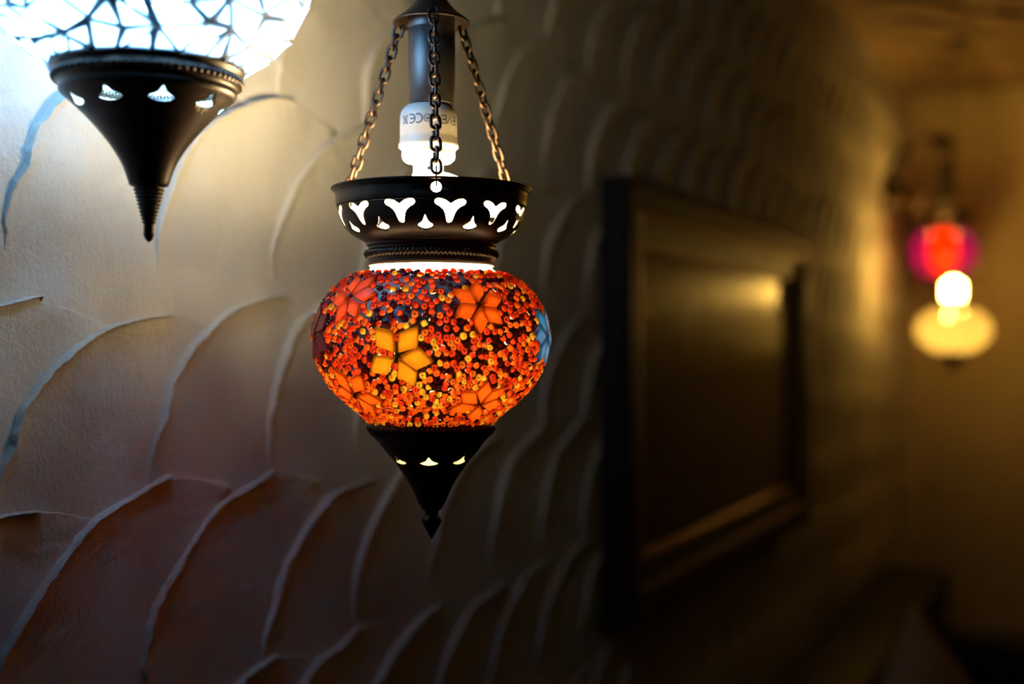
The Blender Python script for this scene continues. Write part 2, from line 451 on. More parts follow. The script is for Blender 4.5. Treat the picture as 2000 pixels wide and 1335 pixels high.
def coil(R, rt, z_top, stem, drop, turns, n=8, off=(0, 0), gap=0.0045, a_off=0.0):
    """double-helix compact fluorescent tube; starts at z_top and hangs down"""
    def half(ph):
        P = [(gap*math.cos(ph), gap*math.sin(ph), z_top-stem*k/3) for k in range(3)]
        N = int(turns*14)
        for i in range(N+1):
            t = i/N; a = ph + turns*2*PI*t + 0.3; rr = gap + (R-gap)*min(1, t*turns*3.2)**0.7
            if t > 0.86: rr = gap + (R-gap)*max(0, (1-t)/0.14)**0.6
            P.append((rr*math.cos(a), rr*math.sin(a), z_top-stem-drop*t))
        return P
    A = half(a_off); B = half(a_off+PI)
    P = A[:-1] + [((A[-1][0]+B[-1][0])/2, (A[-1][1]+B[-1][1])/2, A[-1][2]-0.001)] + B[:-1][::-1]
    P = [(x+off[0], y+off[1], z) for x, y, z in P]
    return tube(P, rt, n)

Y_SHAPE = [(-29, -2), (-27.5, 2), (-23, 4.2), (-16, 3.6), (-9, 1), (-4, -2.5), (0, -5), (4, -2.5), (9, 1), (16, 3.6), (23, 4.2), (27.5, 2), (29, -2), (26, -6.5), (19, -10), (13, -15), (9, -22), (7, -30), (5, -36.5), (0, -39), (-5, -36.5), (-7, -30), (-9, -22), (-13, -15), (-19, -10), (-26, -6.5)]
SPADE = [(0, 11), (2.5, 6.5), (4.5, 2), (9, -2), (16, -5), (17, -7.5), (12, -10.5), (5, -12), (0, -12.4), (-5, -12), (-12, -10.5), (-17, -7.5), (-16, -5), (-9, -2), (-4.5, 2), (-2.5, 6.5)]

# ================================================================== the beaded lantern in the middle
D1 = 0.81; K1 = D1/F
LX, LY = (843-1000)*K1, D1
TIPZ = CZ + (667.5-1053)*K1
def hz(y): return (1053-y)*K1                         # picture height -> height above the lantern's tip
lan = empty('hanging_lantern', (LX, LY, TIPZ))
tag(lan, 'beaded red and orange mosaic lantern with amber flower, hung on three chains', 'lantern', 'lanterns hanging from the ceiling')
def pf(rows): return [(r*K1, hz(y)) for r, y in rows]

# canopy cap and rod to the ceiling
top = CEIL-TIPZ
v, f = lathe(pf([(12, -60), (13, -30), (20, -18), (27, -6), (33, 4), (41, 15), (52, 26), (66, 36), (76, 44), (76.5, 46), (74, 47), (60, 40), (48, 33), (44, 32)]), 72)
part('canopy_cap', v, f, M['bronze'], lan)
v, f = lathe([(0.0042, top-0.012), (0.0042, hz(-50))], 16); part('hanging_rod', v, f, M['bronze'], lan)
v, f = lathe([(0.004, top), (0.045, top), (0.046, top-0.006), (0.03, top-0.022), (0.004, top-0.03)], 40); part('ceiling_rose', v, f, M['bronze'], lan)
v, f = lathe(pf([(44, 32), (45.5, 36), (46, 54), (44.6, 56), (44.6, 58), (46, 60), (46, 120), (45.4, 203), (43, 206), (28, 207)]), 48); part('socket', v, f, M['socket'], lan)
# bulb
BX = (837-843)*K1
v, f = lathe(pf([(28, 205), (42, 207), (49, 213), (54, 221), (55.5, 228), (56, 266), (55.2, 268.5), (56, 271), (56.5, 278), (58.5, 283), (58, 289), (53, 293), (52, 297), (52.5, 304), (50, 312), (44, 317), (20, 319), (0.1, 319)]), 64)
base = part('bulb_base', [(x+BX, y, z) for x, y, z in v], f, M['bulb_base'], lan)
v, f = coil(58*K1, 13*K1, hz(317), 24*K1, 190*K1, 3.5, 6, (BX, 0), 0.0056, -2.9)
part('bulb_tube', v, f, M['tube_main'], base)
# printed marks on the bulb, upside down as the bulb hangs cap up
def strokes(name, lines, ang, yc, size, wd):
    """lines: polylines in a unit box seen upright; drawn turned over on the bulb base"""
    b = MB(); Rb = 56.3*K1
    for ln in lines:
        P = [(-x*size, -y*size) for x, y in ln]; N = len(P); Lp = []; Rp = []
        for i in range(N):
            a = P[max(i-1, 0)]; c = P[min(i+1, N-1)]; dx, dy = c[0]-a[0], c[1]-a[1]; q = math.hypot(dx, dy) or 1
            nx, ny = -dy/q*wd/2, dx/q*wd/2; Lp.append((P[i][0]+nx, P[i][1]+ny)); Rp.append((P[i][0]-nx, P[i][1]-ny))
        vs_ = []
        for x, y in Lp+Rp:
            a = math.radians(ang) + x/56.0; vs_.append((BX+Rb*math.sin(a), -Rb*math.cos(a), hz(yc) + y*K1))
        b.add(vs_, [(i, i+1, N+i+1, N+i) for i in range(N-1)])
    part(name, b.v, b.f, M['print'], base, smooth=False)
arc = lambda a, e, n=10: [(0.5*math.cos(math.radians(a+(e-a)*i/n)), 0.5*math.sin(math.radians(a+(e-a)*i/n))) for i in range(n+1)]
strokes('printed_letter', [arc(60, 300)], -17, 240, 17, 2.6)
strokes('printed_letter', [arc(60, 300), [(-0.5, 0), (0.15, 0)]], -32, 240, 17, 2.6)
strokes('printed_symbol', [[(-.4, .5), (.4, -.5)], [(.4, .5), (-.4, -.5)], [(-.28, .32), (.28, .32), (.2, -.4), (-.2, -.4), (-.28, .32)]], -49, 241, 19, 1.5)
strokes('printed_symbol', [arc(0, 360, 20), [(-.3, .2), (.05, -.05), (-.05, .2), (.3, -.15)], [(-.25, -.1), (.2, .2)]], 2, 240, 14, 1.4)
strokes('printed_letter', [[(.35, .5), (-.3, .5), (-.3, -.5), (.35, -.5)], [(-.3, 0), (.3, 0)]], 36, 241, 15, 2.6)
strokes('printed_letter', [[(-.4, .5), (0, -.5), (.4, .5)]], 50, 241, 15, 2.6)
strokes('printed_letter', [[(.35, .5), (-.3, .5), (-.3, -.5), (.35, -.5)], [(-.3, 0), (.3, 0)]], 64, 241, 15, 2.6)

# pierced collar
A_CH = [6.3, 126.3, -113.7]
band = [(194, 369), (195.5, 371.5), (193, 374), (188, 377), (186.5, 384), (186, 395), (185, 404), (183, 408)]
bowl = [(183, 408), (181.5, 413), (180, 420), (177.5, 428), (174, 437), (168.5, 446), (161, 454), (151, 461.5), (140, 467.5), (129, 474), (124, 480), (122.5, 488), (122.5, 520)]
cm = MB()
hole = [[(6.3+3.0*math.cos(t), hz(388)+9.5*K1*math.sin(t)) for t in np.linspace(0, 2*PI, 17)[:-1]]]
v, f = pierced(pf(band[2:]), 3, 6.3-60, hole, 40); cm.add(v, f)
v, f = lathe(pf([(188, 372.5)] + band[:3]), 120); cm.add(v, f)
yh = [(x*9.4/29, hz(412-y)) for x, y in Y_SHAPE]
sh = [(15+x*4.9/17, hz(448-y)) for x, y in SPADE]
v, f = pierced(pf(smooth_profile(bowl, 3)), 12, -9.9, [yh, sh], 18); cm.add(v, f)
rotc = math.radians(-15.2)
cm.v = cm.v[:]
nb = len(v)
for i in range(len(cm.v)-nb, len(cm.v)):
    x, y, z = cm.v[i]; cm.v[i] = (x*math.cos(rotc)-y*math.sin(rotc), x*math.sin(rotc)+y*math.cos(rotc), z)
col = part('collar', cm.v, orient(cm.v, cm.f), [M['bronze'], M['brass']], lan); weld(col, 2e-5); shell(col, 0.0006)
v, f = rope_ring(123*K1, hz(497), 9.5*K1, 96, 0.30); part('rope_ring', v, f, M['bronze'], lan)
v, f = rope_ring(122*K1, hz(479), 5*K1, 40, 0.0); part('bead_moulding', v, f, M['bronze'], lan)

# chains
lk = link_piece()
for a in A_CH:
    t = math.radians(a); s_, c_ = math.sin(t), -math.cos(t)
    p0 = (70*K1*s_, 70*K1*c_, hz(42)); p1 = (188*K1*s_, 188*K1*c_, hz(361))
    chain(lan, p0, p1, lk, 0.0076, twist=t*0.3+0.35)
    hk = [(p1[0]*(1+0.004*k), p1[1]*(1+0.004*k), p1[2]+0.004-0.0026*k) for k in range(6)]
    v, f = tube(hk, 0.0006, 6); part('hook', v, f, M['copper'], lan)
    ring = [(70*K1*s_ + 0.0028*math.cos(q)*c_*-1, 70*K1*c_ + 0.0028*math.cos(q)*s_, hz(40)+0.0032*math.sin(q)) for q in np.linspace(0, 2*PI, 13)[:-1]]
    v, f = tube(ring, 0.0006, 6, closed=True); part('hook', v, f, M['copper'], lan)

# globe
GP = [(121, 519), (123, 524), (126, 528), (141, 536), (162, 546), (181, 559), (202, 584), (216, 609), (223.5, 634), (226, 658), (224, 683), (217, 708), (206, 732), (189, 757), (163, 782), (133, 807), (122, 818), (118, 826)]
gs = smooth_profile(pf(GP), 5)
gz = np.array([z for r, z in gs])[::-1]; gr = np.array([r for r, z in gs])[::-1]
Rg = lambda z: float(np.interp(z, gz, gr))
def gpt(a, z, off=0.0):
    r = Rg(z); dr = (Rg(z+4e-4)-Rg(z-4e-4))/8e-4
    n = Vector((math.sin(a), -math.cos(a), -dr)).normalized()
    return Vector((r*math.sin(a), -r*math.cos(a), z)) + n*off, n
v, f = lathe([(max(r-0.0016, 0.001), z) for r, z in gs], 96); glass = part('glass_globe', v, f, M['milk'], lan, label='white glass under the beads')

# flowers of cut glass diamonds: (pic x, pic y, colour, petal angles, half length, half width)
FL = [(778, 691, 'p_yellow', (128, 56, -14, -70, 214), 33, 23), (935, 597, 'p_orange', (140, 78, 18, -42, -95, 205), 28, 17),
      (690, 583, 'p_red', (112, 55, 10, -55, -110, 185), 28, 17), (696, 762, 'p_orange', (120, 40, -25, -80, 180), 31, 18),
      (934, 783, 'p_orange', (150, 95, 45, -10, -75, 205), 30, 18), (1063, 655, 'p_painted_reflection', (120, 60, 0, -60, -120, 180), 30, 19),
      (624, 655, 'p_dark', (100, 40, -20, -80, 160, 220), 32, 20)]
BACK = [(150, 690, 'p_yellow'), (-140, 690, 'p_yellow'), (105, 597, 'p_orange'), (178, 590, 'p_red'), (-120, 592, 'p_orange'), (110, 770, 'p_orange'), (175, 770, 'p_red'), (-125, 768, 'p_orange')]
petals = []      # (centre, 2D test frame)
def flower(a, z, mk, angs, hl, hw):
    c, n = gpt(a, z); ex = Vector((math.cos(a), math.sin(a), 0)); ey = n.cross(ex).normalized()
    if ey.z < 0: ey = -ey
    for g in angs:
        g = math.radians(g + random.uniform(-4, 4)); d = ex*math.cos(g)+ey*math.sin(g)
        pc = c + d*((hl+4)*K1)
        a2 = math.atan2(pc.x, -pc.y); pc, pn = gpt(a2, pc.z)
        d2 = (d-pn*d.dot(pn)).normalized(); s2 = pn.cross(d2)
        sk = random.uniform(-0.12, 0.12)*hl*K1; tl = random.uniform(-0.06, 0.06)
        tp, bt = 0.0022, -0.0002
        quad = [d2*(-hl*K1), s2*(hw*K1*random.uniform(.9, 1.08))+d2*sk, d2*(hl*K1*random.uniform(.95, 1.08)), -s2*(hw*K1*random.uniform(.9, 1.08))+d2*sk]
        up = pn + s2*tl
        V = [pc+q*0.98+pn*tp+up*(q.dot(s2)*tl) for q in quad] + [pc+q+pn*bt for q in quad]
        part('petal', V, [(0, 1, 2, 3)]+[(i, i+4, (i+1) % 4+4, (i+1) % 4) for i in range(4)], M[mk], lan, smooth=False)
        petals.append((pc, d2, s2, hl*K1, hw*K1, sk))
for x, y, mk, angs, hl, hw in FL:
    a = 0.0; z = hz(y)
    for _ in range(12):
        sc_ = 1-Rg(z)*math.cos(a)/D1; z = hz(667.5) + (667.5-y)*K1*sc_
        a = math.asin(max(-0.97, min(0.97, (x-843)*K1*sc_/Rg(z))))
    flower(a+math.radians(3.7), z, mk, angs, hl*0.94, hw*0.96)
for ad, y, mk in BACK: flower(math.radians(ad), hz(y), mk, (90, 30, -30, -90, 150, 210), 29, 18)
PC = np.array([p[0] for p in petals]); PD = np.array([p[1] for p in petals]); PS = np.array([p[2] for p in petals])
PH = np.array([p[3] for p in petals]); PW = np.array([p[4] for p in petals]); PK = np.array([p[5] for p in petals])
def in_petal(p, grow):
    q = np.array(p)-PC; near = np.where((q*q).sum(1) < 0.014**2)[0]
    for i in near:
        dx = abs(q[i] @ PD[i]); dy = abs(q[i] @ PS[i])
        if dx/(PH[i]+grow*1.2)+dy/(PW[i]+grow*1.1) < 1: return True
    return False

# beads
SP = 0.0039
ztop, zbot = hz(538), hz(821)
zz = np.linspace(zbot, ztop, 400); rr = np.interp(zz, gz, gr); ar = rr*np.sqrt(1+np.gradient(rr, zz)**2); cdf = np.cumsum(ar); cdf /= cdf[-1]
grid = {}; beads = []
for _ in range(70000):
    z = float(np.interp(rng.random(), cdf, zz)); a = rng.random()*2*PI
    p, n = gpt(a, z); SQ = 0.0039 if (ztop-z)/(ztop-zbot) < 0.36+0.1*math.sin(a*2) else 0.0034; key = (int(p.x//SP), int(p.y//SP), int(p.z//SP)); ok = True
    for dx in (-1, 0, 1):
        for dy in (-1, 0, 1):
            for dz in (-1, 0, 1):
                for q in grid.get((key[0]+dx, key[1]+dy, key[2]+dz), ()):
                    if (q-p).length_squared < SQ*SQ: ok = False; break
                if not ok: break
            if not ok: break
        if not ok: break
    if not ok or in_petal(p, 0.0013): continue
    grid.setdefault(key, []).append(p); beads.append((p, n, a, z))
def ring_bead(r=0.0023, h=0.0021):
    prof = [(r*0.92, -0.0004), (r, h*0.35), (r*0.90, h*0.82), (r*0.62, h), (r*0.38, h*0.86), (r*0.30, h*0.45)]; n = 10; V = []; Fc = []; fm = []
    for i in range(n):
        a = 2*PI*i/n
        for q, z in prof: V.append((q*math.cos(a), q*math.sin(a), z))
    k = len(prof)
    for i in range(n):
        j = (i+1) % n
        for q in range(k-1): Fc.append((i*k+q, j*k+q, j*k+q+1, i*k+q+1)); fm.append(0)
    Fc.append(tuple(i*k+k-1 for i in range(n))); fm.append(1)
    return V, Fc, fm
def barrel_bead(r=0.0018, L=0.0037):
    V = []; Fc = []; fm = []; n = 7; xs = [(-L/2, .78), (-L/2+.0004, 1), (0, 1.04), (L/2-.0004, 1), (L/2, .78)]
    for x, k in xs:
        for i in range(n):
            a = PI*1.16*i/(n-1)-PI*0.08; V.append((x, r*k*math.cos(a), 0.0006+r*k*math.sin(a)))
    for s in range(len(xs)-1):
        for i in range(n-1): Fc.append((s*n+i, (s+1)*n+i, (s+1)*n+i+1, s*n+i+1)); fm.append(0)
    Fc.append(tuple(range(n))); fm.append(1); Fc.append(tuple(range((len(xs)-1)*n, len(xs)*n))[::-1]); fm.append(1)
    return V, Fc, fm
KEYS = ['b_red', 'b_orange', 'b_yellow', 'b_maroon']
def pick(z):
    t = (ztop-z)/(ztop-zbot)
    P = np.array([0.52, 0.13, 0.06, 0.29]) if t < 0.33 else (np.array([0.45, 0.27, 0.12, 0.16]) if t < 0.66 else np.array([0.30, 0.44, 0.16, 0.10]))
    return int(rng.choice(4, p=P/P.sum()))
shapes = [ring_bead(), barrel_bead(), ring_bead(0.0019, 0.0020), ring_bead(0.0024, 0.0024)]
BM = {(i, k): mesh_from('bead', sh_[0], sh_[1], [M[KEYS[k]], M['grout']], sh_[2]) for i, sh_ in enumerate(shapes) for k in range(4)}
camv = Vector((-LX, -LY, CZ-TIPZ))
info = []
for p, n, a, z in beads:
    view = (camv-p).normalized(); info.append((n.dot(view), p, n))
info.sort(key=lambda t: -t[0])
stuff = MB(); foot = []
for i, (fc, p, n) in enumerate(info):
    k = pick(p.z); sh_i = int(rng.choice(4, p=[0.46, 0.2, 0.2, 0.14]))
    tilt = Vector((rng.normal(0, .22), rng.normal(0, .22), rng.normal(0, .22))); nn = (n+tilt).normalized()
    mtx = Matrix.Translation(p - n*0.0003) @ nn.to_track_quat('Z', 'Y').to_matrix().to_4x4() @ Matrix.Rotation(rng.random()*2*PI, 4, 'Z')
    if i < 300:
        o = link_mesh('bead', BM[(sh_i, k)], lan); o.matrix_local = mtx
    else:
        V, Fc, fm = shapes[sh_i]; b0 = len(stuff.v); stuff.v += [tuple(mtx @ Vector(q)) for q in V]
        stuff.f += [tuple(j+b0 for j in q) for q in Fc]; stuff.m += [k if m_ == 0 else 4 for m_ in fm]
    foot.append((p, 0.00165))
part('beads_around_globe', stuff.v, stuff.f, [M[k] for k in KEYS]+[M['grout']], lan, fm=stuff.m, kind='stuff')
# grout between the beads, open where a bead or petal sits on the glass
NA, NZ = 540, 165
gl = np.cumsum(np.r_[0, np.hypot(np.diff(zz), np.diff(rr))]); zl = np.interp(np.linspace(0, gl[-1], NZ+1), gl, zz); rl = np.interp(zl, gz, gr)
aa = np.arange(NA)*2*PI/NA
GX = rl[None, :]*np.sin(aa)[:, None]; GY = -rl[None, :]*np.cos(aa)[:, None]; GZ = np.broadcast_to(zl[None, :], GX.shape)
zc = (zl[1:]+zl[:-1])/2; rc = (rl[1:]+rl[:-1])/2; ac = aa+PI/NA
keep = np.ones((NA, NZ), bool)
CX = rc[None, :]*np.sin(ac)[:, None]; CY_ = -rc[None, :]*np.cos(ac)[:, None]; CZc = np.broadcast_to(zc[None, :], CX.shape)
for p, r in foot:
    ia = int((math.atan2(p.x, -p.y) % (2*PI))/(2*PI)*NA); iz = int(np.searchsorted(zc, p.z))
    da = int(r/(Rg(p.z)*2*PI/NA))+2; dz_ = 4
    I = np.arange(ia-da, ia+da+1) % NA; J = np.arange(max(iz-dz_, 0), min(iz+dz_+1, NZ))
    if len(J) == 0: continue
    ix = np.ix_(I, J); d = (CX[ix]-p.x)**2+(CY_[ix]-p.y)**2+(CZc[ix]-p.z)**2
    keep[ix] &= d > r*r
for i in range(len(PC)):
    q = np.stack([CX-PC[i, 0], CY_-PC[i, 1], CZc-PC[i, 2]], -1)
    dx = np.abs(q @ PD[i]); dy = np.abs(q @ PS[i]); far = (q*q).sum(-1) > 0.013**2
    keep &= far | (dx/(PH[i]*0.86)+dy/(PW[i]*0.86) > 1)
V = np.stack([GX, GY, GZ], -1).reshape(-1, 3).tolist(); Fc = []
for i, j in zip(*np.where(keep)):
    i2 = (i+1) % NA; Fc.append((i*(NZ+1)+j, i2*(NZ+1)+j, i2*(NZ+1)+j+1, i*(NZ+1)+j+1))
part('grout_layer', V, Fc, M['grout'], lan)

# bottom cap with finial
capp = [(121, 821), (123, 826), (124.5, 834), (122, 843), (117, 849), (112, 853), (108, 857), (104, 861), (97, 870), (89, 881), (80, 891), (71, 901), (58, 921), (44, 942), (34, 962), (26.5, 981), (21, 989), (20, 992)]
spade2 = [(x*1.15*360/(2*PI*83), hz(893-y*0.75)) for x, y in SPADE]
v, f = pierced(pf(smooth_profile(capp, 3)), 7, -25.7, [spade2], 20)
cap = part('bottom_cap', v, orient(v, f), [M['bronze'], M['brass']], lan); weld(cap, 2e-5); shell(cap, 0.0005)
v, f = rope_ring(119*K1, hz(834), 8*K1, 90, 0.3); part('rope_ring', v, f, M['bronze'], lan)
v, f = lathe(pf([(21, 990), (20, 993), (14, 996), (13, 1003), (15, 1007), (19.5, 1012), (20, 1017), (17, 1023), (10, 1035), (4, 1047), (0.2, 1053)]), 24); part('finial', v, f, M['bronze'], lan)

# ================================================================== the large white lantern, upper left
D2 = 0.70; K2 = D2/F
L2X = (291-1000)*K2; TIP2 = CZ + (667.5-473)*K2
def hz2(y): return (473-y)*K2
lw = empty('hanging_lantern', (L2X, D2, TIP2))
tag(lw, 'big bright white mosaic lantern with dark pointed cap at the upper left', 'lantern', 'lanterns hanging from the ceiling')
pf2 = lambda rows: [(r*K2, hz2(y)) for r, y in rows]
GA, GB, GC = 0.0920, 0.069, hz2(-60)
def g2(a, t, off=0.0):
    """t: angle from the equator"""
    n = Vector((math.sin(a)*math.cos(t)/GA, -math.cos(a)*math.cos(t)/GA, math.sin(t)/GB)).normalized()
    return Vector((GA*math.cos(t)*math.sin(a), -GA*math.cos(t)*math.cos(a), GC+GB*math.sin(t))) + n*off, n
T0 = -math.acos(176*K2/GA); T1 = math.radians(62); NR, NC = 9, 22
gv = [[(2*PI*(c+0.5*(r % 2))/NC + (random.uniform(-.085, .085) if 0 < r < NR else random.uniform(-.05, .05)), T0+(T1-T0)*r/NR + (random.uniform(-.085, .085) if 0 < r < NR else 0)) for c in range(NC)] for r in range(NR+1)]
polys = []
for r in range(NR):
    for c in range(NC):
        a = gv[r][c]; b = gv[r][(c+1) % NC]; d = gv[r+1][c]; e = gv[r+1][(c+1) % NC]
        fix = lambda q: (q[0]+2*PI if q[0] < a[0]-PI else (q[0]-2*PI if q[0] > a[0]+PI else q[0]), q[1])
        b, d, e = fix(b), fix(d), fix(e); k = random.random()
        if k < 0.08: polys.append([a, b, e, d])
        elif k < 0.54: polys += [[a, b, e], [a, e, d]]
        else: polys += [[a, b, d], [b, e, d]]
gm = MB(); sm_ = MB(); cam2 = Vector((-L2X, -D2, CZ-TIP2))
for P in polys:
    pts = [g2(*q)[0] for q in P]; ctr = sum(pts, Vector())/len(pts); am = sum(q[0] for q in P)/len(P); tm = sum(q[1] for q in P)/len(P)
    nrm = g2(am, tm)[1]; size = sum((p-ctr).length for p in pts)/len(pts)
    gg = [0.00012+0.0026*random.random()**3.5 for _ in pts]; k1s = [1-g/size/0.55 for g in gg]; k2s = [1-(g+0.0012)/size/0.55 for g in gg]
    gr_o = [p*1.0 for p in pts]; gr_i = [ctr+(p-ctr)*k for p, k in zip(pts, k2s)]; n = len(pts)
    gm.add(gr_o+gr_i, [(i, (i+1) % n, n+(i+1) % n, n+i) for i in range(n)])
    tl = Vector((random.gauss(0, .05), random.gauss(0, .05), random.gauss(0, .05)))
    topv = [ctr+(p-ctr)*(k*0.985)+nrm*(0.0016+(p-ctr).dot(tl)) for p, k in zip(pts, k1s)]; botv = [ctr+(p-ctr)*k+nrm*0.0001 for p, k in zip(pts, k1s)]
    V = topv+botv; Fc = [tuple(range(n))]+[(i, n+i, n+(i+1) % n, (i+1) % n) for i in range(n)]
    wp = ctr + Vector((L2X, D2, TIP2)); yy = 667.5-(wp.z-CZ)/wp.y*F
    if nrm.dot((cam2-ctr).normalized()) > -0.05 and yy > -30: part('mosaic_tile', V, Fc, M['tile_white'], lw, smooth=False)
    else: sm_.add(V, Fc)
part('mosaic_out_of_view', sm_.v, sm_.f, M['tile_white'], lw, smooth=False, kind='stuff')
part('grout_layer', gm.v, gm.f, M['grout_blue'], lw, smooth=False)
capw = [(176, 122), (181, 126), (183, 133), (181, 142), (175, 148), (177, 153), (179, 159), (176, 166), (169, 171), (167, 177), (168, 183), (164, 190), (155, 197), (146, 205), (134, 216), (119, 231), (104, 247), (88, 266), (74, 284), (62, 302), (52, 320), (44, 340), (38, 359), (36, 363)]
spw = [(x*1.42*360/(2*PI*141), hz2(207-y*1.0)) for x, y in SPADE]
v, f = pierced(pf2(smooth_profile(capw, 3)), 9, -20.0, [spw], 20); rotw = math.radians(-14)
v = [(x*math.cos(rotw)-y*math.sin(rotw), x*math.sin(rotw)+y*math.cos(rotw), z) for x, y, z in v]
cap2 = part('bottom_cap', v, orient(v, f), [M['bronze'], M['brass']], lw); weld(cap2, 2e-5); shell(cap2, 0.0006)
v, f = rope_ring(174*K2, hz2(160), 8.5*K2, 76, 0.45, slant=0.0); part('rope_ring', v, f, M['bronze'], lw)
fin = [(36, 362), (29, 366)]
y = 368; r = 28
while y < 436:
    fin += [(r-1, y), (r+1.8, y+2), (r+1.8, y+4), (r-1.4, y+6)]; y += 7; r -= 1.8
fin += [(9.5, 438), (11, 442), (9.5, 445), (11, 449), (9.5, 453), (11, 457), (9, 463), (6, 469), (0.2, 473)]
v, f = lathe(pf2(fin), 32); part('finial', v, f, M['bronze'], lw)
topz = GC+GB*math.sin(T1); rt = GA*math.cos(T1)
v, f = lathe([(0.006, topz+0.06), (0.02, topz+0.056), (rt*0.8, topz+0.03), (rt+0.004, topz+0.012), (rt+0.003, topz-0.003)], 64); part('top_cap', v, f, M['bronze'], lw)
t2 = CEIL-TIP2
v, f = lathe([(0.004, t2-0.01), (0.004, topz+0.055)], 16); part('hanging_rod', v, f, M['bronze'], lw)
v, f = lathe([(0.004, t2), (0.05, t2), (0.05, t2-0.006), (0.03, t2-0.024), (0.004, t2-0.03)], 40); part('ceiling_rose', v, f, M['bronze'], lw)
v, f = lathe([(0.012, topz+0.05), (0.014, topz+0.0), (0.018, topz-0.004), (0.018, topz-0.022), (0.0001, topz-0.024)], 32); b2 = part('bulb_base', v, f, M['bulb_base'], lw)
v, f = coil(0.019, 0.0045, topz-0.022, 0.008, 0.05, 2.5, 6); part('bulb_tube', v, f, M['tube_left'], b2)

# ================================================================== picture on the wall
fr = empty('framed_picture', wpt(1.799, 0.006, CZ-0.384), WROT)
tag(fr, 'dark oil painting in wide black and gold frame on the plaster wall', 'picture')
FW, FH = 1.116, 0.602
def rail(parent, name, prof, mat, side, parent_part=None):
    """prof [(inset from outer edge, depth out of wall)]; mitred"""
    def pt(u, ins, e):
        if side == 'bottom': return (ins if u == 0 else FW-ins, -e, ins)
        if side == 'top': return (ins if u == 0 else FW-ins, -e, FH-ins)
        if side == 'left': return (ins, -e, ins if u == 0 else FH-ins)
        return (FW-ins, -e, ins if u == 0 else FH-ins)
    n = len(prof); V = [pt(0, *p) for p in prof]+[pt(1, *p) for p in prof]
    Fc = [(i, (i+1) % n, n+(i+1) % n, n+i) for i in range(n)] + [tuple(range(n))[::-1], tuple(range(n, 2*n))]
    return part(name, V, Fc, mat, parent, smooth=False)
for side in ('bottom', 'top', 'left', 'right'):
    rl_ = rail(fr, 'frame_rail', [(0, 0), (0, 0.036), (0.008, 0.042), (0.040, 0.040), (0.050, 0.032), (0.085, 0.026), (0.085, 0)], M['frame'], side)
    rail(rl_, 'gold_fillet', [(0.0445, 0.034), (0.0455, 0.0425), (0.0495, 0.042), (0.0525, 0.030)], M['gold'], side)
    rail(rl_, 'gold_fillet', [(0.084, 0.012), (0.0845, 0.029), (0.0885, 0.028), (0.0920, 0.018), (0.0920, 0.012)], M['gold'], side)
v, f = box(0.08, FW-0.08, -0.016, -0.004, 0.08, FH-0.08); part('painted_canvas', v, f, M['painting'], fr, smooth=False)

# ================================================================== sconce with red lantern at the far end of the wall
scn = empty('wall_sconce', (1.296, 3.69, CZ+0.10))
tag(scn, 'wall sconce with curved arm and orange and magenta glass lantern', 'sconce')
SZ0 = CZ+0.10
AX = Vector((1.296, 3.69, 0)); PLATE = AX - WN*0.176
def loc(p): return p - Vector((1.296, 3.69, SZ0))
hS = lambda y: CZ + (667.5-y)/650.0
# plate on the wall: oval boss
mt = Matrix.Rotation(WROT, 4, 'Z') @ Matrix.Rotation(PI/2, 4, 'X')
pl = PLATE + Vector((0, 0, hS(375)))
v, f = lathe([(0.001, 0.062), (0.020, 0.060), (0.032, 0.050), (0.044, 0.030), (0.050, 0.010), (0.046, -0.012)], 32)
part('wall_plate', [loc(pl + (mt @ Vector((x*0.8, y*1.25, z)))) for x, y, z in v], f, M['bronze'], scn)
arm = []
for i in range(25):
    t = i/24; ang = PI*0.97*(1-t)
    e = 0.176*0.5*(1+math.cos(ang))*1.04; zz_ = hS(360) + (hS(268)-hS(360))*math.sin(min(PI*0.62, PI*t*0.78))
    arm.append(loc(PLATE + WN*(0.012+e) + Vector((0, 0, zz_))))
v, f = tube(arm, 0.0125, 10); part('arm', v, f, M['bronze'], scn)
end = arm[-1]
v, f = lathe([(0.003, 0.0), (0.018, -0.004), (0.030, -0.02), (0.036, -0.034), (0.02, -0.03)], 32); endz = end.z
part('canopy_cap', [(x, y, z+endz+0.012) for x, y, z in v], f, M['bronze'], scn)
v, f = tube([Vector((0, 0, endz+0.02)), Vector((end.x, end.y, endz))], 0.006, 8); part('hook', v, f, M['bronze'], scn)
def zl_(y): return hS(y)-SZ0
v, f = lathe([(0.016, zl_(312)), (0.017, zl_(345)), (0.016, zl_(375))], 24); part('socket', v, f, M['socket'], scn)
v, f = lathe([(0.018, zl_(375)), (0.02, zl_(380)), (0.02, zl_(424)), (0.001, zl_(429))], 24); bs = part('bulb_base', v, f, M['socket'], scn)
v, f = coil(0.02, 0.0055, zl_(428), 0.006, 0.105, 2.5, 6); part('bulb_tube', v, f, M['tube_red'], bs)
v, f = lathe(smooth_profile([(0.086, zl_(413)), (0.084, zl_(422)), (0.076, zl_(434)), (0.060, zl_(445)), (0.052, zl_(456))], 3), 64)
c_ = part('collar', v, f, [M['bronze'], M['brass']], scn); shell(c_, 0.001)
for k in range(3):
    t = math.radians(10+120*k); s_, q_ = math.sin(t), -math.cos(t)
    v, f = tube([(0.03*s_, 0.03*q_, endz-0.02), (0.082*s_, 0.082*q_, zl_(418))], 0.0042, 6); part('chain', v, f, M['bronze'], scn)
prof = smooth_profile([(0.050, zl_(448)), (0.072, zl_(458)), (0.090, zl_(475)), (0.0955, zl_(492)), (0.090, zl_(510)), (0.070, zl_(530)), (0.045, zl_(542))], 3)
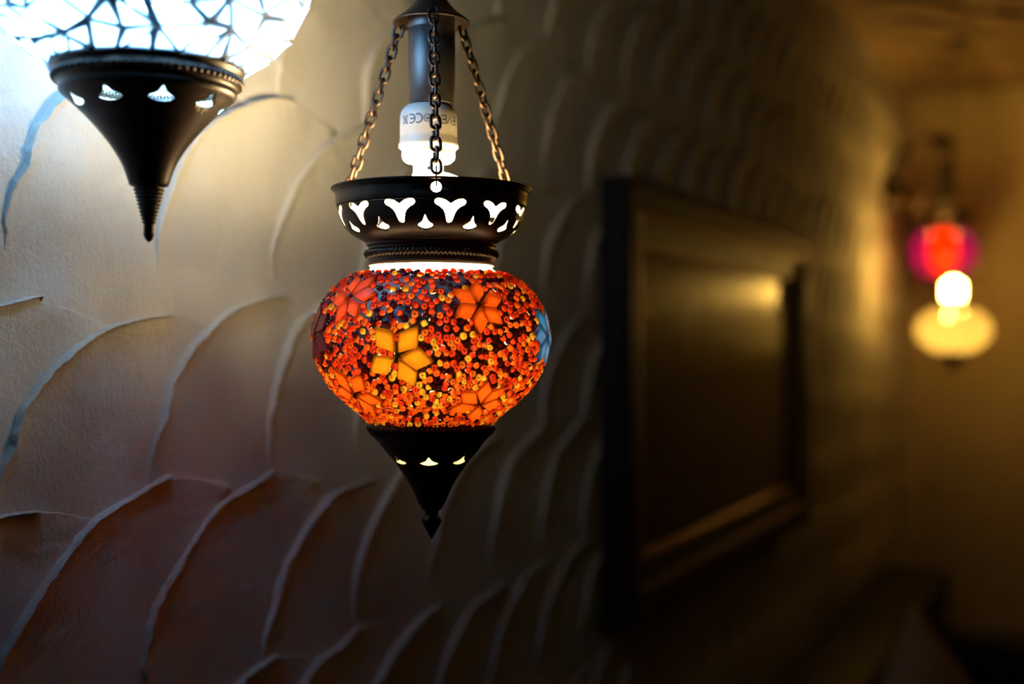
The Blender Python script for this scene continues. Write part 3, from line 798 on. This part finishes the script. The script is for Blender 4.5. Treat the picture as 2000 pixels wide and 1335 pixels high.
for k in range(6):
    wid = 58 if k % 2 == 0 else 62; a0 = math.radians(-19.4+60*k-wid/2); V = []; Fc = []; n = 9
    for i in range(n):
        a = a0 + math.radians(1.2) + math.radians(wid-2.4)*i/(n-1)
        for r, z in prof: V.append((r*math.sin(a), -r*math.cos(a), z))
    q = len(prof)
    for i in range(n-1):
        for j in range(q-1): Fc.append((i*q+j, i*q+j+1, (i+1)*q+j+1, (i+1)*q+j))
    o = part('glass_panel', V, Fc, M['s_orange'] if k % 2 == 0 else M['s_magenta'], scn, label='orange glass panel' if k % 2 == 0 else 'magenta glass panel')
    md = o.modifiers.new('t', 'SOLIDIFY'); md.thickness = 0.0008; md.offset = 1
v, f = lathe(smooth_profile([(0.047, zl_(541)), (0.044, zl_(548)), (0.030, zl_(560)), (0.012, zl_(575)), (0.008, zl_(584)), (0.010, zl_(588)), (0.0003, zl_(596))], 3), 40)
part('bottom_cap', v, f, M['bronze'], scn)

# ================================================================== cream lantern hanging in front of the sconce
YW = 3.45; XW = 862*YW/F; hW = lambda y: CZ + (667.5-y)*YW/F
B0 = hW(728)
wl = empty('hanging_lantern', (XW, YW, B0))
tag(wl, 'cream globe lantern with bare glowing bulb on top, below the red sconce', 'lantern', 'lanterns hanging from the ceiling')
zw = lambda y: hW(y)-B0
tc_ = CEIL-B0
v, f = tube([(0, 0, tc_-0.01), (0, 0, zw(538))], 0.0018, 8); part('cord', v, f, M['cord'], wl)
v, f = lathe([(0.003, tc_), (0.04, tc_), (0.04, tc_-0.006), (0.02, tc_-0.02), (0.003, tc_-0.025)], 32); part('ceiling_rose', v, f, M['bronze'], wl)
v, f = lathe([(0.004, zw(532)), (0.012, zw(535)), (0.013, zw(546)), (0.001, zw(547))], 24); bs = part('bulb_base', v, f, M['socket'], wl)
v, f = coil(0.022, 0.0040, zw(546), 0.004, 0.105, 3.5, 6, gap=0.008); part('bulb_tube', v, f, M['tube_white'], bs)
for k in range(3):
    t = math.radians(55+120*k); s_, q_ = math.sin(t), -math.cos(t)
    v, f = tube([(0.010*s_, 0.010*q_, zw(534)), (0.052*s_, 0.052*q_, zw(585))], 0.0012, 6); part('hanger_wire', v, f, M['bronze'], wl)
v, f = lathe(smooth_profile([(0.055, zw(583)), (0.054, zw(588)), (0.047, zw(594)), (0.042, zw(600)), (0.042, zw(604))], 3), 56); c_ = part('collar', v, f, [M['bronze'], M['brass']], wl); shell(c_, 0.001)
prof = smooth_profile([(0.042, zw(602)), (0.070, zw(610)), (0.094, zw(626)), (0.101, zw(643)), (0.094, zw(660)), (0.070, zw(677)), (0.042, zw(688))], 3)
for k in range(12):
    a0 = math.radians(30*k); V = []; Fc = []; n = 5
    for i in range(n):
        a = a0 + math.radians(0.7) + math.radians(28.6)*i/(n-1)
        for r, z in prof: V.append((r*math.sin(a), -r*math.cos(a), z))
    q = len(prof)
    for i in range(n-1):
        for j in range(q-1): Fc.append((i*q+j, i*q+j+1, (i+1)*q+j+1, (i+1)*q+j))
    o = part('glass_panel', V, Fc, M['s_cream'], wl); md = o.modifiers.new('t', 'SOLIDIFY'); md.thickness = 0.0008; md.offset = 1
v, f = lathe(smooth_profile([(0.044, zw(686)), (0.042, zw(692)), (0.028, zw(702)), (0.012, zw(714)), (0.008, zw(719)), (0.009, zw(722)), (0.0003, zw(728))], 3), 40); part('bottom_cap', v, f, M['bronze'], wl)

# ================================================================== sofa and cushion, bottom right
sf = empty('sofa', wpt(1.95, 0.012, 0), WROT)
tag(sf, 'black high-backed sofa against the left wall', 'sofa')
BACKH = CZ-0.66
SL = 4.11-1.95
soft_box('backrest', (0.0, SL, -0.19, -0.006, 0.10, BACKH), M['leather'], sf, 0.03)
soft_box('seat', (0.16, SL-0.16, -0.80, -0.17, 0.12, 0.46), M['leather'], sf, 0.05)
for x in (0.0, SL-0.16): soft_box('armrest', (x, x+0.16, -0.82, -0.10, 0.10, 0.62), M['leather'], sf, 0.04)
for x in (0.08, SL-0.08):
    for y_ in (-0.10, -0.74):
        v, f = lathe([(0.022, 0.12), (0.026, 0.10), (0.016, 0.0), (0.0005, 0.0)], 16); part('leg', [(a+x, b+y_, c) for a, b, c in v], f, M['wood'], sf)
# cushion standing on its corner against the backrest
cs = 0.38; V = []; Fc = []; N = 16
for sgn in (1, -1):
    for i in range(N+1):
        for j in range(N+1):
            u, t = 2*i/N-1, 2*j/N-1
            th = 0.058*((1-abs(u)**2.6)*(1-abs(t)**2.6))**0.55
            pin = 1-0.07*(1-abs(u*t))*max(abs(u), abs(t))**4
            V.append((u*cs/2*pin, sgn*th, t*cs/2*pin))
W_ = N+1
for s_ in (0, 1):
    b0 = s_*W_*W_
    for i in range(N):
        for j in range(N):
            q = (b0+i*W_+j, b0+(i+1)*W_+j, b0+(i+1)*W_+j+1, b0+i*W_+j+1); Fc.append(q[::-1] if s_ else q)
me = mesh_from('throw_cushion', V, Fc, M['velvet'])
cu = link_mesh('throw_cushion', me); weld(cu, 1e-6)
cu.matrix_world = Matrix.Translation(wpt(2.494, 0.335, 0.733)) @ Matrix.Rotation(WROT-math.radians(20), 4, 'Z') @ Matrix.Rotation(math.radians(-6), 4, 'X') @ Matrix.Rotation(math.radians(45), 4, 'Y')
tag(cu, 'brown velvet cushion propped on its corner on the black sofa', 'cushion')
